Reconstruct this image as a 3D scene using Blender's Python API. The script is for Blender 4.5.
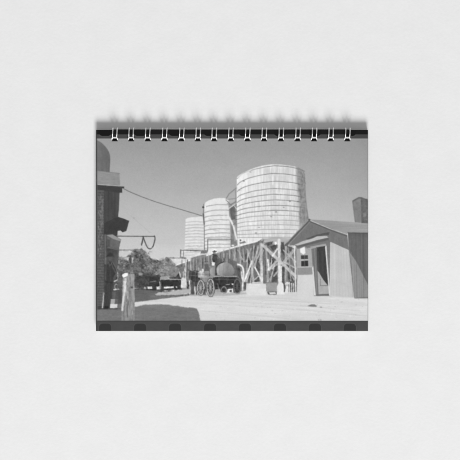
import bpy, math, random
import numpy as np

for o in list(bpy.data.objects): bpy.data.objects.remove(o, do_unlink=True)
scene = bpy.context.scene
S = 0.000772                       # metres per print unit (the notebook is 210 mm wide)
THICK = 0.0050                     # height of the closed notebook
PX0, PX1, PY0, PY1 = 96.0, 368.0, 130.0, 331.0
def wx(x): return (x - 230.0) * S
def wy(y): return (230.0 - y) * S

# ---------------------------------------------------------------- camera
CAM_H = 1.8
cam = bpy.data.cameras.new('camera'); cam_o = bpy.data.objects.new('camera', cam)
scene.collection.objects.link(cam_o)
cam_o.location = (0, 0, THICK + CAM_H); cam_o.rotation_euler = (0, 0, 0)
cam.sensor_width = 36; cam.lens = 36 * CAM_H / (460 * S)
cam.clip_start = 0.05; cam.clip_end = 50
scene.camera = cam_o

# ---------------------------------------------------------------- light: one softbox from below the picture, dim even room light
world = bpy.data.worlds.new('World'); scene.world = world; world.use_nodes = True
bg = world.node_tree.nodes['Background']
bg.inputs['Color'].default_value = (1, 1, 1, 1); bg.inputs['Strength'].default_value = 0.35
key = bpy.data.lights.new('softbox', 'AREA'); key_o = bpy.data.objects.new('softbox', key)
scene.collection.objects.link(key_o)
key.shape = 'DISK'; key.size = 4.4; key.energy = 1600
EL, AZ, DIST = math.radians(31.5), math.radians(5), 11.0
key_o.location = (DIST * math.cos(EL) * math.sin(AZ), -DIST * math.cos(EL) * math.cos(AZ), DIST * math.sin(EL))
from mathutils import Vector
key_o.rotation_euler = (-Vector(key_o.location)).to_track_quat('-Z', 'Y').to_euler()

scene.view_settings.view_transform = 'Standard'; scene.view_settings.look = 'None'
scene.view_settings.exposure = 0; scene.view_settings.gamma = 1; scene.view_settings.use_curve_mapping = False

# ---------------------------------------------------------------- helpers
def material(name, color, rough=0.6, metal=0.0, spec=0.3):
    m = bpy.data.materials.new(name); m.use_nodes = True
    b = m.node_tree.nodes['Principled BSDF']
    b.inputs['Base Color'].default_value = (*color, 1); b.inputs['Roughness'].default_value = rough
    b.inputs['Metallic'].default_value = metal; b.inputs['Specular IOR Level'].default_value = spec
    return m
def nodes_of(m): return m.node_tree.nodes, m.node_tree.links, m.node_tree.nodes['Principled BSDF']
def link_mesh(name, verts, faces, mat, parent=None, smooth_faces=False):
    me = bpy.data.meshes.new(name); me.from_pydata([tuple(v) for v in verts], [], faces); me.update()
    if smooth_faces: me.polygons.foreach_set('use_smooth', [True] * len(me.polygons))
    me.materials.append(mat)
    o = bpy.data.objects.new(name, me); scene.collection.objects.link(o); o.parent = parent
    return o

# ---------------------------------------------------------------- the surface: a pale, very slightly mottled wall-board
m_surf = material('pale_plaster', (0.80, 0.80, 0.80), 0.75, 0, 0.15)
n, l, b = nodes_of(m_surf)
tc = n.new('ShaderNodeTexCoord')
n1 = n.new('ShaderNodeTexNoise'); n1.inputs['Scale'].default_value = 55; n1.inputs['Detail'].default_value = 6; n1.inputs['Roughness'].default_value = 0.62
n2 = n.new('ShaderNodeTexNoise'); n2.inputs['Scale'].default_value = 420; n2.inputs['Detail'].default_value = 5
l.new(tc.outputs['Object'], n1.inputs['Vector']); l.new(tc.outputs['Object'], n2.inputs['Vector'])
rp = n.new('ShaderNodeValToRGB'); rp.color_ramp.elements[0].position = 0.28; rp.color_ramp.elements[1].position = 0.72
rp.color_ramp.elements[0].color = (0.79, 0.79, 0.79, 1); rp.color_ramp.elements[1].color = (0.818, 0.818, 0.818, 1)
mc = n.new('ShaderNodeMath'); mc.operation = 'MULTIPLY_ADD'; mc.inputs[1].default_value = 0.7
sb = n.new('ShaderNodeMath'); sb.operation = 'SUBTRACT'; sb.inputs[1].default_value = 0.5
l.new(n2.outputs['Fac'], sb.inputs[0]); l.new(sb.outputs[0], mc.inputs[0]); l.new(n1.outputs['Fac'], mc.inputs[2]); l.new(mc.outputs[0], rp.inputs['Fac']); l.new(rp.outputs['Color'], b.inputs['Base Color'])
bm_ = n.new('ShaderNodeBump'); bm_.inputs['Strength'].default_value = 0.16; bm_.inputs['Distance'].default_value = 0.0006
mx = n.new('ShaderNodeMath'); mx.operation = 'MULTIPLY_ADD'; mx.inputs[1].default_value = 0.5
l.new(n2.outputs['Fac'], mx.inputs[0]); l.new(n1.outputs['Fac'], mx.inputs[2]); l.new(mx.outputs[0], bm_.inputs['Height']); l.new(bm_.outputs['Normal'], b.inputs['Normal'])
surf = link_mesh('tabletop', [(-1.2, -1.2, 0), (1.2, -1.2, 0), (1.2, 1.2, 0), (-1.2, 1.2, 0)], [(0, 1, 2, 3)], m_surf)
surf['kind'] = 'structure'

# ---------------------------------------------------------------- the printed picture (flat print on the cover)
# Painted in "print units": one unit = S metres, origin top-left, values are display greys 0..1.
SUB = 3
NX, NY = int(round((PX1 - PX0) * SUB)) + 1, int(round((PY1 - PY0) * SUB)) + 1
GX, GY = np.meshgrid(np.linspace(PX0, PX1, NX), np.linspace(PY0, PY1, NY))
rng = np.random.RandomState(7)
LAT = [rng.rand(257, 257) for _ in range(8)]

def vnoise(X, Y, sx, sy, k=0):
    L = LAT[k % 8]
    u, v = X / sx + 17.3 * k, Y / sy + 9.1 * k
    iu, iv = np.floor(u).astype(int), np.floor(v).astype(int)
    fu, fv = u - iu, v - iv
    fu, fv = fu * fu * (3 - 2 * fu), fv * fv * (3 - 2 * fv)
    iu %= 256; iv %= 256
    a = L[iv, iu] * (1 - fu) + L[iv, iu + 1] * fu
    b = L[iv + 1, iu] * (1 - fu) + L[iv + 1, iu + 1] * fu
    return a * (1 - fv) + b * fv - 0.5

def fbm(X, Y, sx, sy, k=0, octv=3):
    r, amp, t = 0, 1.0, 0
    for o in range(octv):
        r = r + amp * vnoise(X, Y, sx / 2 ** o, sy / 2 ** o, k + o); t += amp; amp *= 0.6
    return r / t * 2

V = np.zeros((NY, NX))

def window(x0, y0, x1, y1, m=1.5):
    i0 = max(0, int((x0 - m - PX0) * SUB)); i1 = min(NX, int((x1 + m - PX0) * SUB) + 2)
    j0 = max(0, int((y0 - m - PY0) * SUB)); j1 = min(NY, int((y1 + m - PY0) * SUB) + 2)
    if i1 <= i0 or j1 <= j0: return None
    return slice(j0, j1), slice(i0, i1)

def lay(w, sd, v, soft, a):
    X, Y = GX[w], GY[w]
    c = np.clip(0.5 - sd / (2 * soft), 0, 1); c = c * c * (3 - 2 * c) * a
    val = v(X, Y) if callable(v) else v
    V[w] = V[w] * (1 - c) + val * c

def poly(pts, v, soft=0.35, a=1.0, rough=0.0, k=0):
    P = np.array(pts, float)
    w = window(P[:, 0].min(), P[:, 1].min(), P[:, 0].max(), P[:, 1].max(), 1.5 + rough)
    if w is None: return
    X, Y = GX[w], GY[w]
    d = np.full(X.shape, 1e9); inside = np.zeros(X.shape, bool)
    n = len(P)
    for i in range(n):
        ax, ay = P[i]; bx, by = P[(i + 1) % n]
        ex, ey = bx - ax, by - ay
        t = np.clip(((X - ax) * ex + (Y - ay) * ey) / (ex * ex + ey * ey + 1e-12), 0, 1)
        d = np.minimum(d, (X - ax - t * ex) ** 2 + (Y - ay - t * ey) ** 2)
        if ay != by:
            inside ^= ((ay > Y) != (by > Y)) & (X < (bx - ax) * (Y - ay) / (by - ay) + ax)
    sd = np.sqrt(d) * np.where(inside, -1, 1)
    if rough: sd = sd + rough * fbm(X, Y, 3, 3, k, 3)
    lay(w, sd, v, soft, a)

def line(pts, wd, v, soft=0.35, a=1.0):
    P = np.array(pts, float)
    w = window(P[:, 0].min() - wd, P[:, 1].min() - wd, P[:, 0].max() + wd, P[:, 1].max() + wd)
    if w is None: return
    X, Y = GX[w], GY[w]
    d = np.full(X.shape, 1e9)
    for (ax, ay), (bx, by) in zip(P[:-1], P[1:]):
        ex, ey = bx - ax, by - ay
        t = np.clip(((X - ax) * ex + (Y - ay) * ey) / (ex * ex + ey * ey + 1e-12), 0, 1)
        d = np.minimum(d, (X - ax - t * ex) ** 2 + (Y - ay - t * ey) ** 2)
    brk = 1 - (0.2 if np.ptp(P, 0).max() > 9 else 0.45) * np.clip(fbm(X, Y, 2.6, 2.6, int(P[0, 0] * 3) % 8, 2) + 0.15, 0, 1)
    lay(w, np.sqrt(d) - wd / 2 * (0.97 + (0.07 if np.ptp(P, 0).max() > 9 else 0.2) * fbm(X, Y, 2.2, 2.2, int(P[0, 1] * 5) % 8, 2)), v, soft * 1.35, a * brk)

def smooth(pts, n=8):
    P = np.array(pts, float); P = np.vstack([2 * P[0] - P[1], P, 2 * P[-1] - P[-2]]); out = []
    for i in range(1, len(P) - 2):
        for t in np.linspace(0, 1, n, endpoint=False):
            a, b, c, d = P[i - 1], P[i], P[i + 1], P[i + 2]
            out.append(0.5 * (2 * b + (c - a) * t + (2 * a - 5 * b + 4 * c - d) * t * t + (3 * b - a - 3 * c + d) * t ** 3))
    out.append(P[-2]); return [tuple(p) for p in out]

def curve(pts, wd, v, soft=0.35, a=1.0): line(smooth(pts), wd, v, soft, a)

def ell(cx, cy, rx, ry, v, soft=0.35, a=1.0, rough=0.0, k=0):
    w = window(cx - rx, cy - ry, cx + rx, cy + ry, 2 + rough)
    X, Y = GX[w], GY[w]
    q = np.sqrt(((X - cx) / rx) ** 2 + ((Y - cy) / ry) ** 2)
    sd = (q - 1) * min(rx, ry)
    if rough: sd = sd + rough * fbm(X, Y, 2.5, 2.5, k, 3)
    lay(w, sd, v, soft, a)

def ring(cx, cy, rx, ry, wd, v, soft=0.3, a=1.0):
    line([(cx + rx * math.cos(t), cy + ry * math.sin(t)) for t in np.linspace(0, 2 * math.pi, 33)], wd, v, soft, a)

def tex(v, amp, sx, sy, k=0, octv=3): return lambda X, Y: v + amp * fbm(X, Y, sx, sy, k, octv)

# --- sky
t = np.clip((GY - 140) / 112, 0, 1)
V[:] = 0.605 + 0.185 * t ** 1.05 - 0.03 * np.clip((GX - 320) / 48, 0, 1) ** 2 + 0.012 * fbm(GX, GY, 60, 25, 1)
poly([(150, 246), (186, 246), (186, 262), (150, 262)], 0.82, 5, 0.5)

# --- ground
poly([(96, 288), (369, 288), (369, 322), (96, 322)], lambda X, Y: 0.80 + 0.045 * np.clip((Y - 290) / 18, 0, 1) - 0.03 * np.clip((Y - 312) / 9, 0, 1) + 0.03 * fbm(X, Y, 22, 2.2, 2), 1.0)
for i in range(46):
    x, y = 200 + rng.rand() * 165, 299 + rng.rand() * 21
    line([(x, y), (x + 3 + rng.rand() * 9, y + rng.rand() * 0.8 - 0.2)], 0.5, 0.74 + 0.18 * rng.rand(), 0.5, 0.45)

# --- leftmost tank
T1 = [(185.6, 219.2), (187.5, 218), (192, 217.2), (202, 216.4), (204.5, 217), (205, 264), (184, 264), (185, 240)]
poly(T1, lambda X, Y: 0.885 + 0.03 * vnoise(X, Y, 1.1, 30, 3) + 0.02 * fbm(X, Y, 6, 3, 1), 0.5)
for i, y in enumerate(np.arange(221.6, 258, 3.05)):
    b = 2.3 * (1 - (y - 217) / 42)
    line([(x, y + b * (1 - math.sqrt(max(0, 1 - ((x - 197) / 13.5) ** 2))) + 0.5 * vnoise(np.array([x]), np.array([y]), 3, 3, i)[0]) for x in np.linspace(185.6, 203.5, 18)], 0.75, 0.64 + 0.06 * rng.rand(), 0.45, 0.85)
for i in range(26):
    x, y = 187 + rng.rand() * 16, 222 + rng.rand() * 34
    line([(x, y), (x + 1 + 2 * rng.rand(), y + 0.2)], 0.5, 0.74 if i % 3 else 0.95, 0.4, 0.6)
poly([(180, 256.5), (186, 256), (206, 256), (206, 262), (190, 264), (181, 264)], 0.86, 0.8)

# --- middle tank
T2 = [(204.3, 205), (205.5, 202.3), (209, 200.3), (214, 198.6), (220, 197.9), (226, 198.2), (228.4, 199.8), (229.6, 222), (231, 252), (206, 258), (204, 258), (204.4, 232)]
poly(T2, lambda X, Y: 0.90 + 0.04 * vnoise(X, Y, 1.2, 25, 4) + 0.02 * fbm(X, Y, 5, 3, 2) - 0.05 * np.clip((X - 223) / 8, 0, 1), 0.45)
for i, y in enumerate([204.6, 210.0, 215.2, 219.8, 224.4, 228.8, 233.0, 237.0, 240.6, 244.2, 247.6]):
    b = 5.2 * (1 - (y - 200) / 62)
    line([(x, y + b * (1 - math.sqrt(max(0, 1 - ((x - 221) / 18) ** 2))) + 0.5 * vnoise(np.array([x]), np.array([y]), 4, 4, i)[0]) for x in np.linspace(204.6, 229.5, 20)], 0.85, 0.56 + 0.08 * rng.rand(), 0.45, 0.9)
    if i in (3, 5): line([(209, y - 1.0), (214, y + 1.5), (219, y + 2.2)], 0.7, 0.72, 0.4, 0.8)
for i in range(40):
    x, y = 206 + rng.rand() * 22, 203 + rng.rand() * 46
    line([(x, y), (x + 0.6 + 2 * rng.rand(), y + 0.2)], 0.5, 0.70 if i % 2 else 0.97, 0.4, 0.55)
line([(203.8, 204.5), (203.4, 215), (204.2, 224), (204.6, 250)], 0.9, 0.42, 0.4, 0.85)
line([(203.3, 214), (204.2, 224)], 1.3, 0.33, 0.4, 0.8)
ell(203.2, 207.2, 1.0, 0.9, 0.25, 0.5)
poly([(204.5, 206.5), (206, 205.5), (206, 208.5), (204.8, 209)], 0.93)

# --- gap between the middle and the large tank: ladder, pipe
poly([(228.4, 205), (236.8, 202), (237.4, 247), (232, 249)], tex(0.60, 0.12, 3, 5, 3), 0.5)
poly([(229.2, 208), (235.2, 205), (235.6, 219), (231.5, 220)], tex(0.42, 0.1, 2, 4, 4), 0.5)
poly([(230.6, 222), (233.5, 228), (234.6, 246), (230.6, 247)], tex(0.50, 0.1, 2, 4, 5), 0.5)
line([(228.2, 209), (231, 207), (236, 203.5)], 1.2, 0.86)
line([(227.5, 203.8), (231, 204.4), (236, 201.4)], 1.0, 0.44, 0.4, 0.8)
line([(226, 200), (231, 205)], 0.8, 0.5); line([(226.2, 198.5), (229, 194), (236.2, 188)], 1.0, 0.50, 0.4, 0.9)
line([(227, 199.5), (236.5, 198.3)], 0.9, 0.5, 0.4, 0.7); line([(235.6, 190), (235.8, 214)], 0.8, 0.5, 0.4, 0.8)
line([(228.2, 216), (231, 221), (233.4, 226), (236.6, 239)], 1.8, 0.90, 0.45)
line([(234.5, 206), (236.5, 209)], 0.9, 0.85); line([(233.5, 224.5), (236.5, 221.5)], 1.0, 0.5)
for y in (212, 216, 220): line([(235, y), (237, y - 0.7)], 0.7, 0.36)

# --- large tank
LT = smooth([(236.6, 181), (237.2, 177.4), (240, 174.6), (248, 170.4), (257, 167.0), (266, 165.0), (275, 164.3), (284, 164.8), (294, 166.3), (301, 168.6), (304, 171.8), (305, 177)]) + [(305.6, 195), (306.6, 205), (308.5, 219), (309, 224), (292, 240), (262, 240), (245, 247), (238, 247), (237.2, 228)]
def tank_v(X, Y):
    edge = 296.5 + 2.4 * np.clip((Y - 168) / 40, 0, 1) + 1.0 * vnoise(X, Y, 2, 3, 2)
    sh = np.clip((X - edge) / 3.0 + 0.5, 0, 1) * np.clip((242 - Y) / 24, 0, 1)
    lit = 0.875 + 0.035 * np.clip((262 - X) / 25, -1, 1) + 0.12 * vnoise(X, Y, 0.9, 9, 1) + 0.05 * vnoise(X, Y, 0.5, 5, 6) * np.clip((X - 243) / 12, 0.2, 1) + 0.03 * fbm(X, Y, 7, 4, 5)
    shade = 0.545 + 0.13 * fbm(X, Y, 1.4, 3.5, 6)
    return lit * (1 - sh) + shade * sh
poly(LT, tank_v, 0.45)
for i, y in enumerate([165.9, 173.5, 181.4, 188.6, 194.4, 200.0, 205.4, 210.4, 215.3, 220.2, 224.8, 229.4, 233.6, 237.2]):
    b = 10.3 - 9.6 * (y - 166) / 70
    pts = []
    for x in np.linspace(237.4, 304.5, 40):
        u = (x - 273) / 36.0
        pts.append((x, y + b * (1 - math.sqrt(max(0, 1 - u * u)) + 0.38 * max(0, -u)) + 0.3 * vnoise(np.array([x]), np.array([y]), 5, 5, i)[0]))
    pts = [p for p in pts if not (p[1] > 219 and p[0] > 309 - (p[1] - 219.5) * 0.98)]
    line(pts, 0.78 if i < 9 else 0.66, (0.45 if i < 8 else 0.57) + 0.05 * rng.rand(), 0.42, 0.88)
    line([(x, yy + 0.9) for x, yy in pts if x < 297], 0.5, 0.93, 0.4, 0.45)
line([(237.6, 177.6), (240.5, 175.3), (250, 171)], 0.9, 0.97, 0.4, 0.6); curve([(240, 175.6), (250, 170.6), (262, 166.6), (272, 165)], 0.8, 0.93, 0.4, 0.6)
for x, y in [(250.3, 172.0), (243.8, 181.0), (239.6, 190.0), (283.6, 207.3), (289.8, 201.2), (276, 212), (271, 216.6), (256, 233), (259, 227.5), (299, 184), (300.5, 190), (298, 201.5), (300.2, 214)]:
    ell(x, y, 0.9, 0.55, 0.42, 0.5, 0.65, 0.4, 2)
for i in range(70):
    x, y = 240 + rng.rand() * 56, 178 + rng.rand() * 56
    line([(x, y), (x, y + 2 + rng.rand() * 3)], 0.45, 0.70 if i % 2 else 0.97, 0.4, 0.45)
for i in range(30):
    x, y = 298 + rng.rand() * 7, 171 + rng.rand() * 48
    line([(x, y), (x + 0.5, y + 1 + rng.rand() * 1.5)], 0.7, 0.43 if i % 2 else 0.68, 0.4, 0.6)
line([(304.6, 174), (305.4, 195), (307.4, 212), (308.6, 220)], 0.6, 0.47, 0.4, 0.6)

# --- underside of the large tank and its timber stand
poly([(184, 262), (200, 257.5), (214, 253.6), (230, 249), (247, 244.5), (257, 242), (262, 238.6), (290, 239.5), (288, 246), (299, 250), (299, 291), (184, 291)], lambda X, Y: 0.53 - 0.07 * np.clip((X - 236) / 12, 0, 1) + 0.12 * fbm(X, Y, 1.6, 9, 1), 0.5)
poly([(261, 239.2), (275, 237.0), (292, 238.6), (287, 245), (262, 244)], tex(0.69, 0.05, 6, 2, 2), 0.6)
poly([(258, 243.5), (264, 239.5), (263, 245)], 0.45, 0.6)
dk = tex(0.30, 0.10, 2, 3, 3)
for q in ([(246, 253), (249, 257), (250, 264), (247, 262)], [(244.6, 254), (247, 255), (249, 263), (246, 263)], [(252, 247), (256, 245), (255.5, 252), (253.5, 254)],
          [(264, 242.6), (273, 241.4), (272, 244), (268, 246)], [(270, 246.5), (276.5, 244.5), (276, 249), (273, 251)], [(281, 242), (284, 242), (284.5, 256), (281, 252)],
          [(286, 246), (292, 247), (291, 253), (287, 253)], [(256, 255), (258.5, 255), (258.5, 272), (255.8, 269)], [(265, 252), (267, 253), (267, 275), (265, 274)],
          [(270, 255), (275, 259), (272, 266), (270, 268)], [(271, 268), (276, 266), (277.5, 283), (272, 283)], [(285, 262), (290, 266), (288, 270), (284, 268)],
          [(288, 272), (293, 274), (294, 284), (288, 280)], [(281, 264), (284, 268), (284, 283), (281, 283)], [(254, 282), (258, 278), (261, 283)], [(246, 280), (250.5, 274), (251, 283)],
          [(241, 258), (243, 256), (244.5, 263), (242, 262)], [(236, 268), (240, 268), (242, 282), (238, 281)], [(258, 263), (261, 264), (261, 272), (259, 270)], [(286, 256), (289, 258), (289, 262), (286, 261)]):
    poly(q, dk, 0.6, 0.92, 0.5, 2)
g = tex(0.61, 0.05, 1, 8, 4)
for q, wd, v in [([(254, 246), (252.5, 262), (250.5, 283)], 1.5, .62), ([(258, 246), (255, 268)], 1.3, .60), ([(261, 244), (261.5, 284)], 3.0, .64), ([(266, 246), (268, 283)], 2.0, .57),
                 ([(262, 248), (252, 270)], 1.3, .64), ([(248, 250), (246, 283)], 1.2, .62), ([(286, 243), (285.5, 285)], 1.8, .60), ([(279, 240), (279.5, 285)], 3.0, .80),
                 ([(262.5, 245), (268, 250), (297, 277.5)], 3.0, .71), ([(297, 247), (274, 276)], 1.6, .62), ([(280, 258), (268, 270)], 1.8, .66), ([(284, 262), (297, 269)], 1.4, .66),
                 ([(290, 252), (296, 268)], 1.2, .6), ([(275, 262), (270, 283)], 1.5, .6), ([(288, 248), (291, 282)], 1.3, .55), ([(242, 250), (240, 266)], 1.2, .60), ([(236, 252), (233, 262)], 1.3, .60),
                 ([(230, 253), (229, 262)], 1.2, .58), ([(224, 254), (226, 262)], 1.2, .57), ([(238, 250), (244, 262)], 1.2, .60)]:
    line(q, wd, tex(v + 0.09, 0.05, 1, 4, 5), 0.4, 0.95)
for x0, y0, x1, y1, wd, v in [(243.5, 249, 243.8, 262, 1.0, .72), (247, 249, 251, 262, 1.0, .70), (233, 252, 236, 263, .9, .66), (227, 253.5, 226.5, 262, .9, .66), (221, 255, 220.6, 260, .9, .64), (206.5, 258, 206.8, 268, .9, .64),
                             (199, 260, 199.4, 268, .8, .62), (251, 248.5, 246, 262, .9, .72), (258, 248, 253, 264, 1.1, .76), (263.5, 250, 259, 262, 1.0, .74), (283, 250, 296, 262, 1.1, .74), (293, 250, 283, 262, 1.1, .72), (287, 266, 294, 280, 1.0, .72), (272, 276, 266.5, 283, 1.0, .72)]:
    line([(x0, y0), (x1, y1)], wd, v, 0.4, 0.9)
poly([(274.5, 242), (276.5, 241.6), (277, 244), (275, 245)], 0.95, 0.5); line([(277, 249), (272.5, 256)], 1.6, 0.88)
line([(268, 260), (269, 270)], 1.9, 0.92); line([(272, 258), (270.5, 269)], 1.0, 0.86); line([(272, 268.5), (277, 264)], 1.3, 0.82)
line([(261.8, 262), (262.2, 283)], 1.6, 0.88)
line([(252, 261.5), (248.5, 270), (244.6, 281)], 1.7, 0.93); line([(255, 267.5), (258.5, 274), (262, 281.5)], 1.5, 0.90); line([(252.6, 268), (253, 281)], 1.4, 0.78)
line([(254, 280), (260, 275)], 1.1, 0.76); line([(249.5, 272), (247, 281)], 1.2, 0.8)
curve([(234.6, 270), (235.4, 265.6), (239, 264.6), (242.6, 267.5), (243.6, 274), (243, 281)], 1.8, 0.90); line([(241, 272), (242.6, 280)], 1.6, 0.9)
poly([(236.5, 267.5), (239.5, 267.5), (241, 273), (238.5, 276), (237, 273)], tex(0.32, 0.1, 2, 2, 3), 0.5)
# roof edge (pale line) and what stands on it
curve([(166, 270), (176, 265.5), (184, 261.8), (200, 257.0), (212, 253.6), (230, 248.4), (246, 243.8), (256, 241.3), (261, 238.6)], 1.5, 0.93, 0.5)
poly([(172, 257.5), (184, 256.5), (190, 258.5), (182, 262), (174, 265)], 0.86, 0.9)
line([(207.8, 239.2), (230, 239.3), (233, 240)], 0.85, 0.42); line([(207.8, 239.3), (207.6, 253)], 0.9, 0.40)
line([(181, 250.2), (201, 250.8), (207, 250.8)], 0.85, 0.45); line([(180.6, 250), (180.6, 257.2)], 0.9, 0.42); line([(183.6, 250.5), (183.6, 257.5)], 0.6, 0.5)
line([(169, 258), (181, 258)], 0.8, 0.5); poly([(165.5, 257), (168.5, 257), (168.5, 262), (166, 262)], 0.45, 0.5, 0.8)
poly([(180.5, 256.6), (186, 257.6), (186.5, 259), (181, 258.4)], 0.5, 0.5); poly([(201, 251), (207, 251.2), (207, 253.2), (201, 253.5)], tex(0.46, 0.1, 1, 1, 2), 0.5)
poly([(239.5, 242.5), (245, 241), (246, 242.6), (240, 244)], 0.45, 0.5, 0.9); poly([(231, 243.8), (236, 240.5), (237, 245), (232, 247)], tex(0.5, 0.1, 2, 2, 1), 0.5, 0.9)
ell(232.8, 245.4, 1.4, 0.8, 0.85, 0.5); ell(240.5, 240.3, 0.8, 1.0, 0.4, 0.5)
# pale masonry bases
poly([(245.4, 283.2), (266, 283.6), (266.6, 295.5), (245.8, 295.5)], tex(0.865, 0.03, 5, 3, 2), 0.5)
poly([(252, 282), (261, 281.4), (261, 283.2), (252, 283.4)], 0.80, 0.5)
poly([(266.4, 282.8), (277.6, 282.6), (277.4, 292), (267, 292.5)], tex(0.60, 0.03, 3, 3, 5), 0.4); line([(266, 282.6), (278, 282.4)], 0.8, 0.46)
poly([(267, 291.6), (277, 291.2), (277, 294.6), (268, 294.6)], 0.40, 0.5); poly([(269, 292.2), (275, 292), (276, 294), (270, 294.2)], 0.85, 0.5)
poly([(278.2, 266), (282, 266), (282, 282), (284.4, 285), (284.6, 294.5), (276.6, 294.5), (277, 286), (278.6, 283)], tex(0.885, 0.03, 2, 6, 3), 0.45)
poly([(283.5, 283), (297, 280), (297, 292), (284, 292)], tex(0.36, 0.08, 1.2, 3, 2), 0.5)
for x, w0 in [(287, 3.4), (291.6, 1.2), (293.6, 0.9), (289.6, 1.0)]: line([(x, 283.5), (x - 0.3, 292)], w0, 0.88)
poly([(284.8, 283), (290, 282), (289.8, 284), (285, 285)], 0.8)

# --- trees and the background between the left building and the stand
def leafy(m, a, k):
    def f(X, Y):
        n = fbm(X + 1.2 * fbm(X, Y, 2, 2, k + 3), Y, 4.2, 3.4, k, 4) + 0.75 * fbm(X, Y, 1.3, 1.1, k + 2, 2)
        return np.clip(m + a * n, 0.22, 0.80)
    return f
leaf = leafy(0.46, 0.30, 3)
crown = smooth([(117, 258), (121, 256.5), (126, 257), (130, 253.5), (134, 250), (139, 248.6), (144, 250.2), (147, 254), (150, 257), (155, 259.5), (160, 260.5), (165, 259), (168, 258.2), (173, 260), (178, 263), (186, 263), (186, 291), (117, 291)], 4)
poly(crown, leaf, 0.7, 0.96, 1.6, 2)
ell(139, 263, 9, 11, leafy(0.37, 0.26, 5), 3, 0.8, 2, 4)
ell(124, 268, 6, 7, leafy(0.36, 0.24, 1), 2, 0.8, 2, 3)
poly([(158, 262), (163, 258.5), (170, 260), (178, 262), (178, 279), (160, 278)], leafy(0.53, 0.24, 6), 2, 0.8, 1.5, 5)
ell(172, 271, 6.5, 5.5, leafy(0.55, 0.12, 2), 1.5, 0.85, 0.8, 5)
poly([(178, 262), (186, 258.5), (190, 262), (190, 285), (178, 280)], lambda X, Y: 0.52 + 0.2 * fbm(X, Y, 1.6, 4, 2, 3), 0.8, 0.9)
for i in range(300):
    x, y = 118 + rng.rand() * 66, 251 + rng.rand() * 28
    if y < 262 and (x < 131 or x > 151) and y < 260: continue
    v = 0.30 + 0.15 * rng.rand() if rng.rand() < 0.72 else 0.58 + 0.16 * rng.rand()
    ell(x, y, 0.3 + 0.6 * rng.rand(), 0.25 + 0.4 * rng.rand(), v, 0.5, 0.45, 0.5, i)
line([(117, 250.0), (141, 250.0)], 0.9, 0.46); line([(118, 258), (131, 257)], 0.7, 0.5)
poly([(121.5, 257.6), (128.5, 257.0), (129, 260.6), (126, 259.8)], 0.80, 0.6, 0.75, 0.8, 2); poly([(131.6, 257.5), (133.4, 257.5), (133, 262.5), (131.8, 262.5)], 0.76, 0.6, 0.8, 0.5, 4)
poly([(129.4, 256), (131.2, 255), (131.5, 264), (129.8, 264)], 0.32, 0.5, 0.8)
poly([(170, 258.6), (186, 257.5), (200, 253), (206, 252), (212, 253.6), (200, 257.2), (188, 261), (177, 264.8), (173, 262)], tex(0.87, 0.04, 3, 2, 2), 0.6, 0.95)
line([(180.6, 250), (180.6, 257.6)], 0.9, 0.42); line([(169, 258), (181, 258)], 0.8, 0.5); poly([(180.5, 256.6), (186, 257.6), (186.5, 259), (181, 258.4)], 0.5, 0.5); line([(180.6, 250.2), (206, 250.9)], 0.85, 0.45); poly([(201, 251), (207, 251.2), (207, 253.2), (201, 253.5)], tex(0.46, 0.1, 1, 1, 2), 0.5); line([(176, 265.2), (188, 261.2), (212, 253.9)], 0.9, 0.95)
# dark undergrowth, car and truck
poly([(134, 273), (143, 272), (152, 273.5), (160, 276), (162, 279), (162, 291), (134, 291)], leafy(0.29, 0.14, 4), 1.0, 0.95, 1.0, 2)
poly([(150, 277), (156, 276), (160, 279), (160, 290), (148, 290)], tex(0.21, 0.06, 3, 2, 3), 0.9, 0.9)
ell(140.5, 274, 2.2, 1.6, 0.68, 0.7, 0.7); line([(150, 282), (156, 281)], 0.9, 0.5)
poly([(147.5, 286.6), (152, 286.4), (152.4, 289), (147.8, 289.2)], 0.84, 0.4); poly([(156.6, 286.6), (159.6, 286.2), (159.6, 289.4), (156.6, 289.6)], 0.92, 0.4); poly([(144, 287), (146, 287), (146, 289), (144, 289)], 0.6, 0.4)
line([(159.6, 282), (160.2, 289)], 1.0, 0.72); ell(161.4, 284.5, 1.0, 2.6, 0.58, 0.4)
poly([(160, 277), (168, 276), (174, 277.6), (181, 279.2), (181, 280.8), (160, 280)], tex(0.64, 0.06, 3, 1, 2), 0.4)
poly([(168.5, 277.4), (176, 277), (178.5, 273.5), (181, 277.6), (181, 279), (170, 278.6)], tex(0.28, 0.06, 2, 2, 2), 0.4)
poly([(161, 279.8), (181.4, 280), (181.2, 289.4), (161.6, 290.2)], tex(0.20, 0.05, 4, 2, 5), 0.45)
poly([(164, 286.8), (173.6, 286.2), (174, 288), (164, 288.6)], 0.88, 0.4); ell(176.4, 287, 0.7, 0.7, 0.8, 0.3)
poly([(160, 289), (163.5, 288), (164, 291.5), (160, 292)], 0.27, 0.5)
poly([(181, 279.6), (183, 277.4), (186, 279), (187, 284), (186.6, 287.6), (181, 288)], tex(0.84, 0.04, 2, 2, 3), 0.4); line([(183.2, 272), (183.6, 279)], 0.9, 0.86)
line([(179.5, 272), (180.5, 277)], 1.0, 0.85); line([(185.4, 259), (186, 272)], 1.0, 0.75); line([(190.6, 258), (190.8, 270)], 0.9, 0.78); line([(187.6, 260), (187, 276)], 0.9, 0.34)
line([(182, 260), (182, 270)], 0.8, 0.36, 0.4, 0.7); line([(184.8, 268), (185.4, 279)], 0.9, 0.9)
poly([(191, 258), (199, 255.5), (206, 254.5), (206, 272), (199, 272), (192, 270)], tex(0.48, 0.05, 3, 5, 2), 0.6, 0.9)
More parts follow.
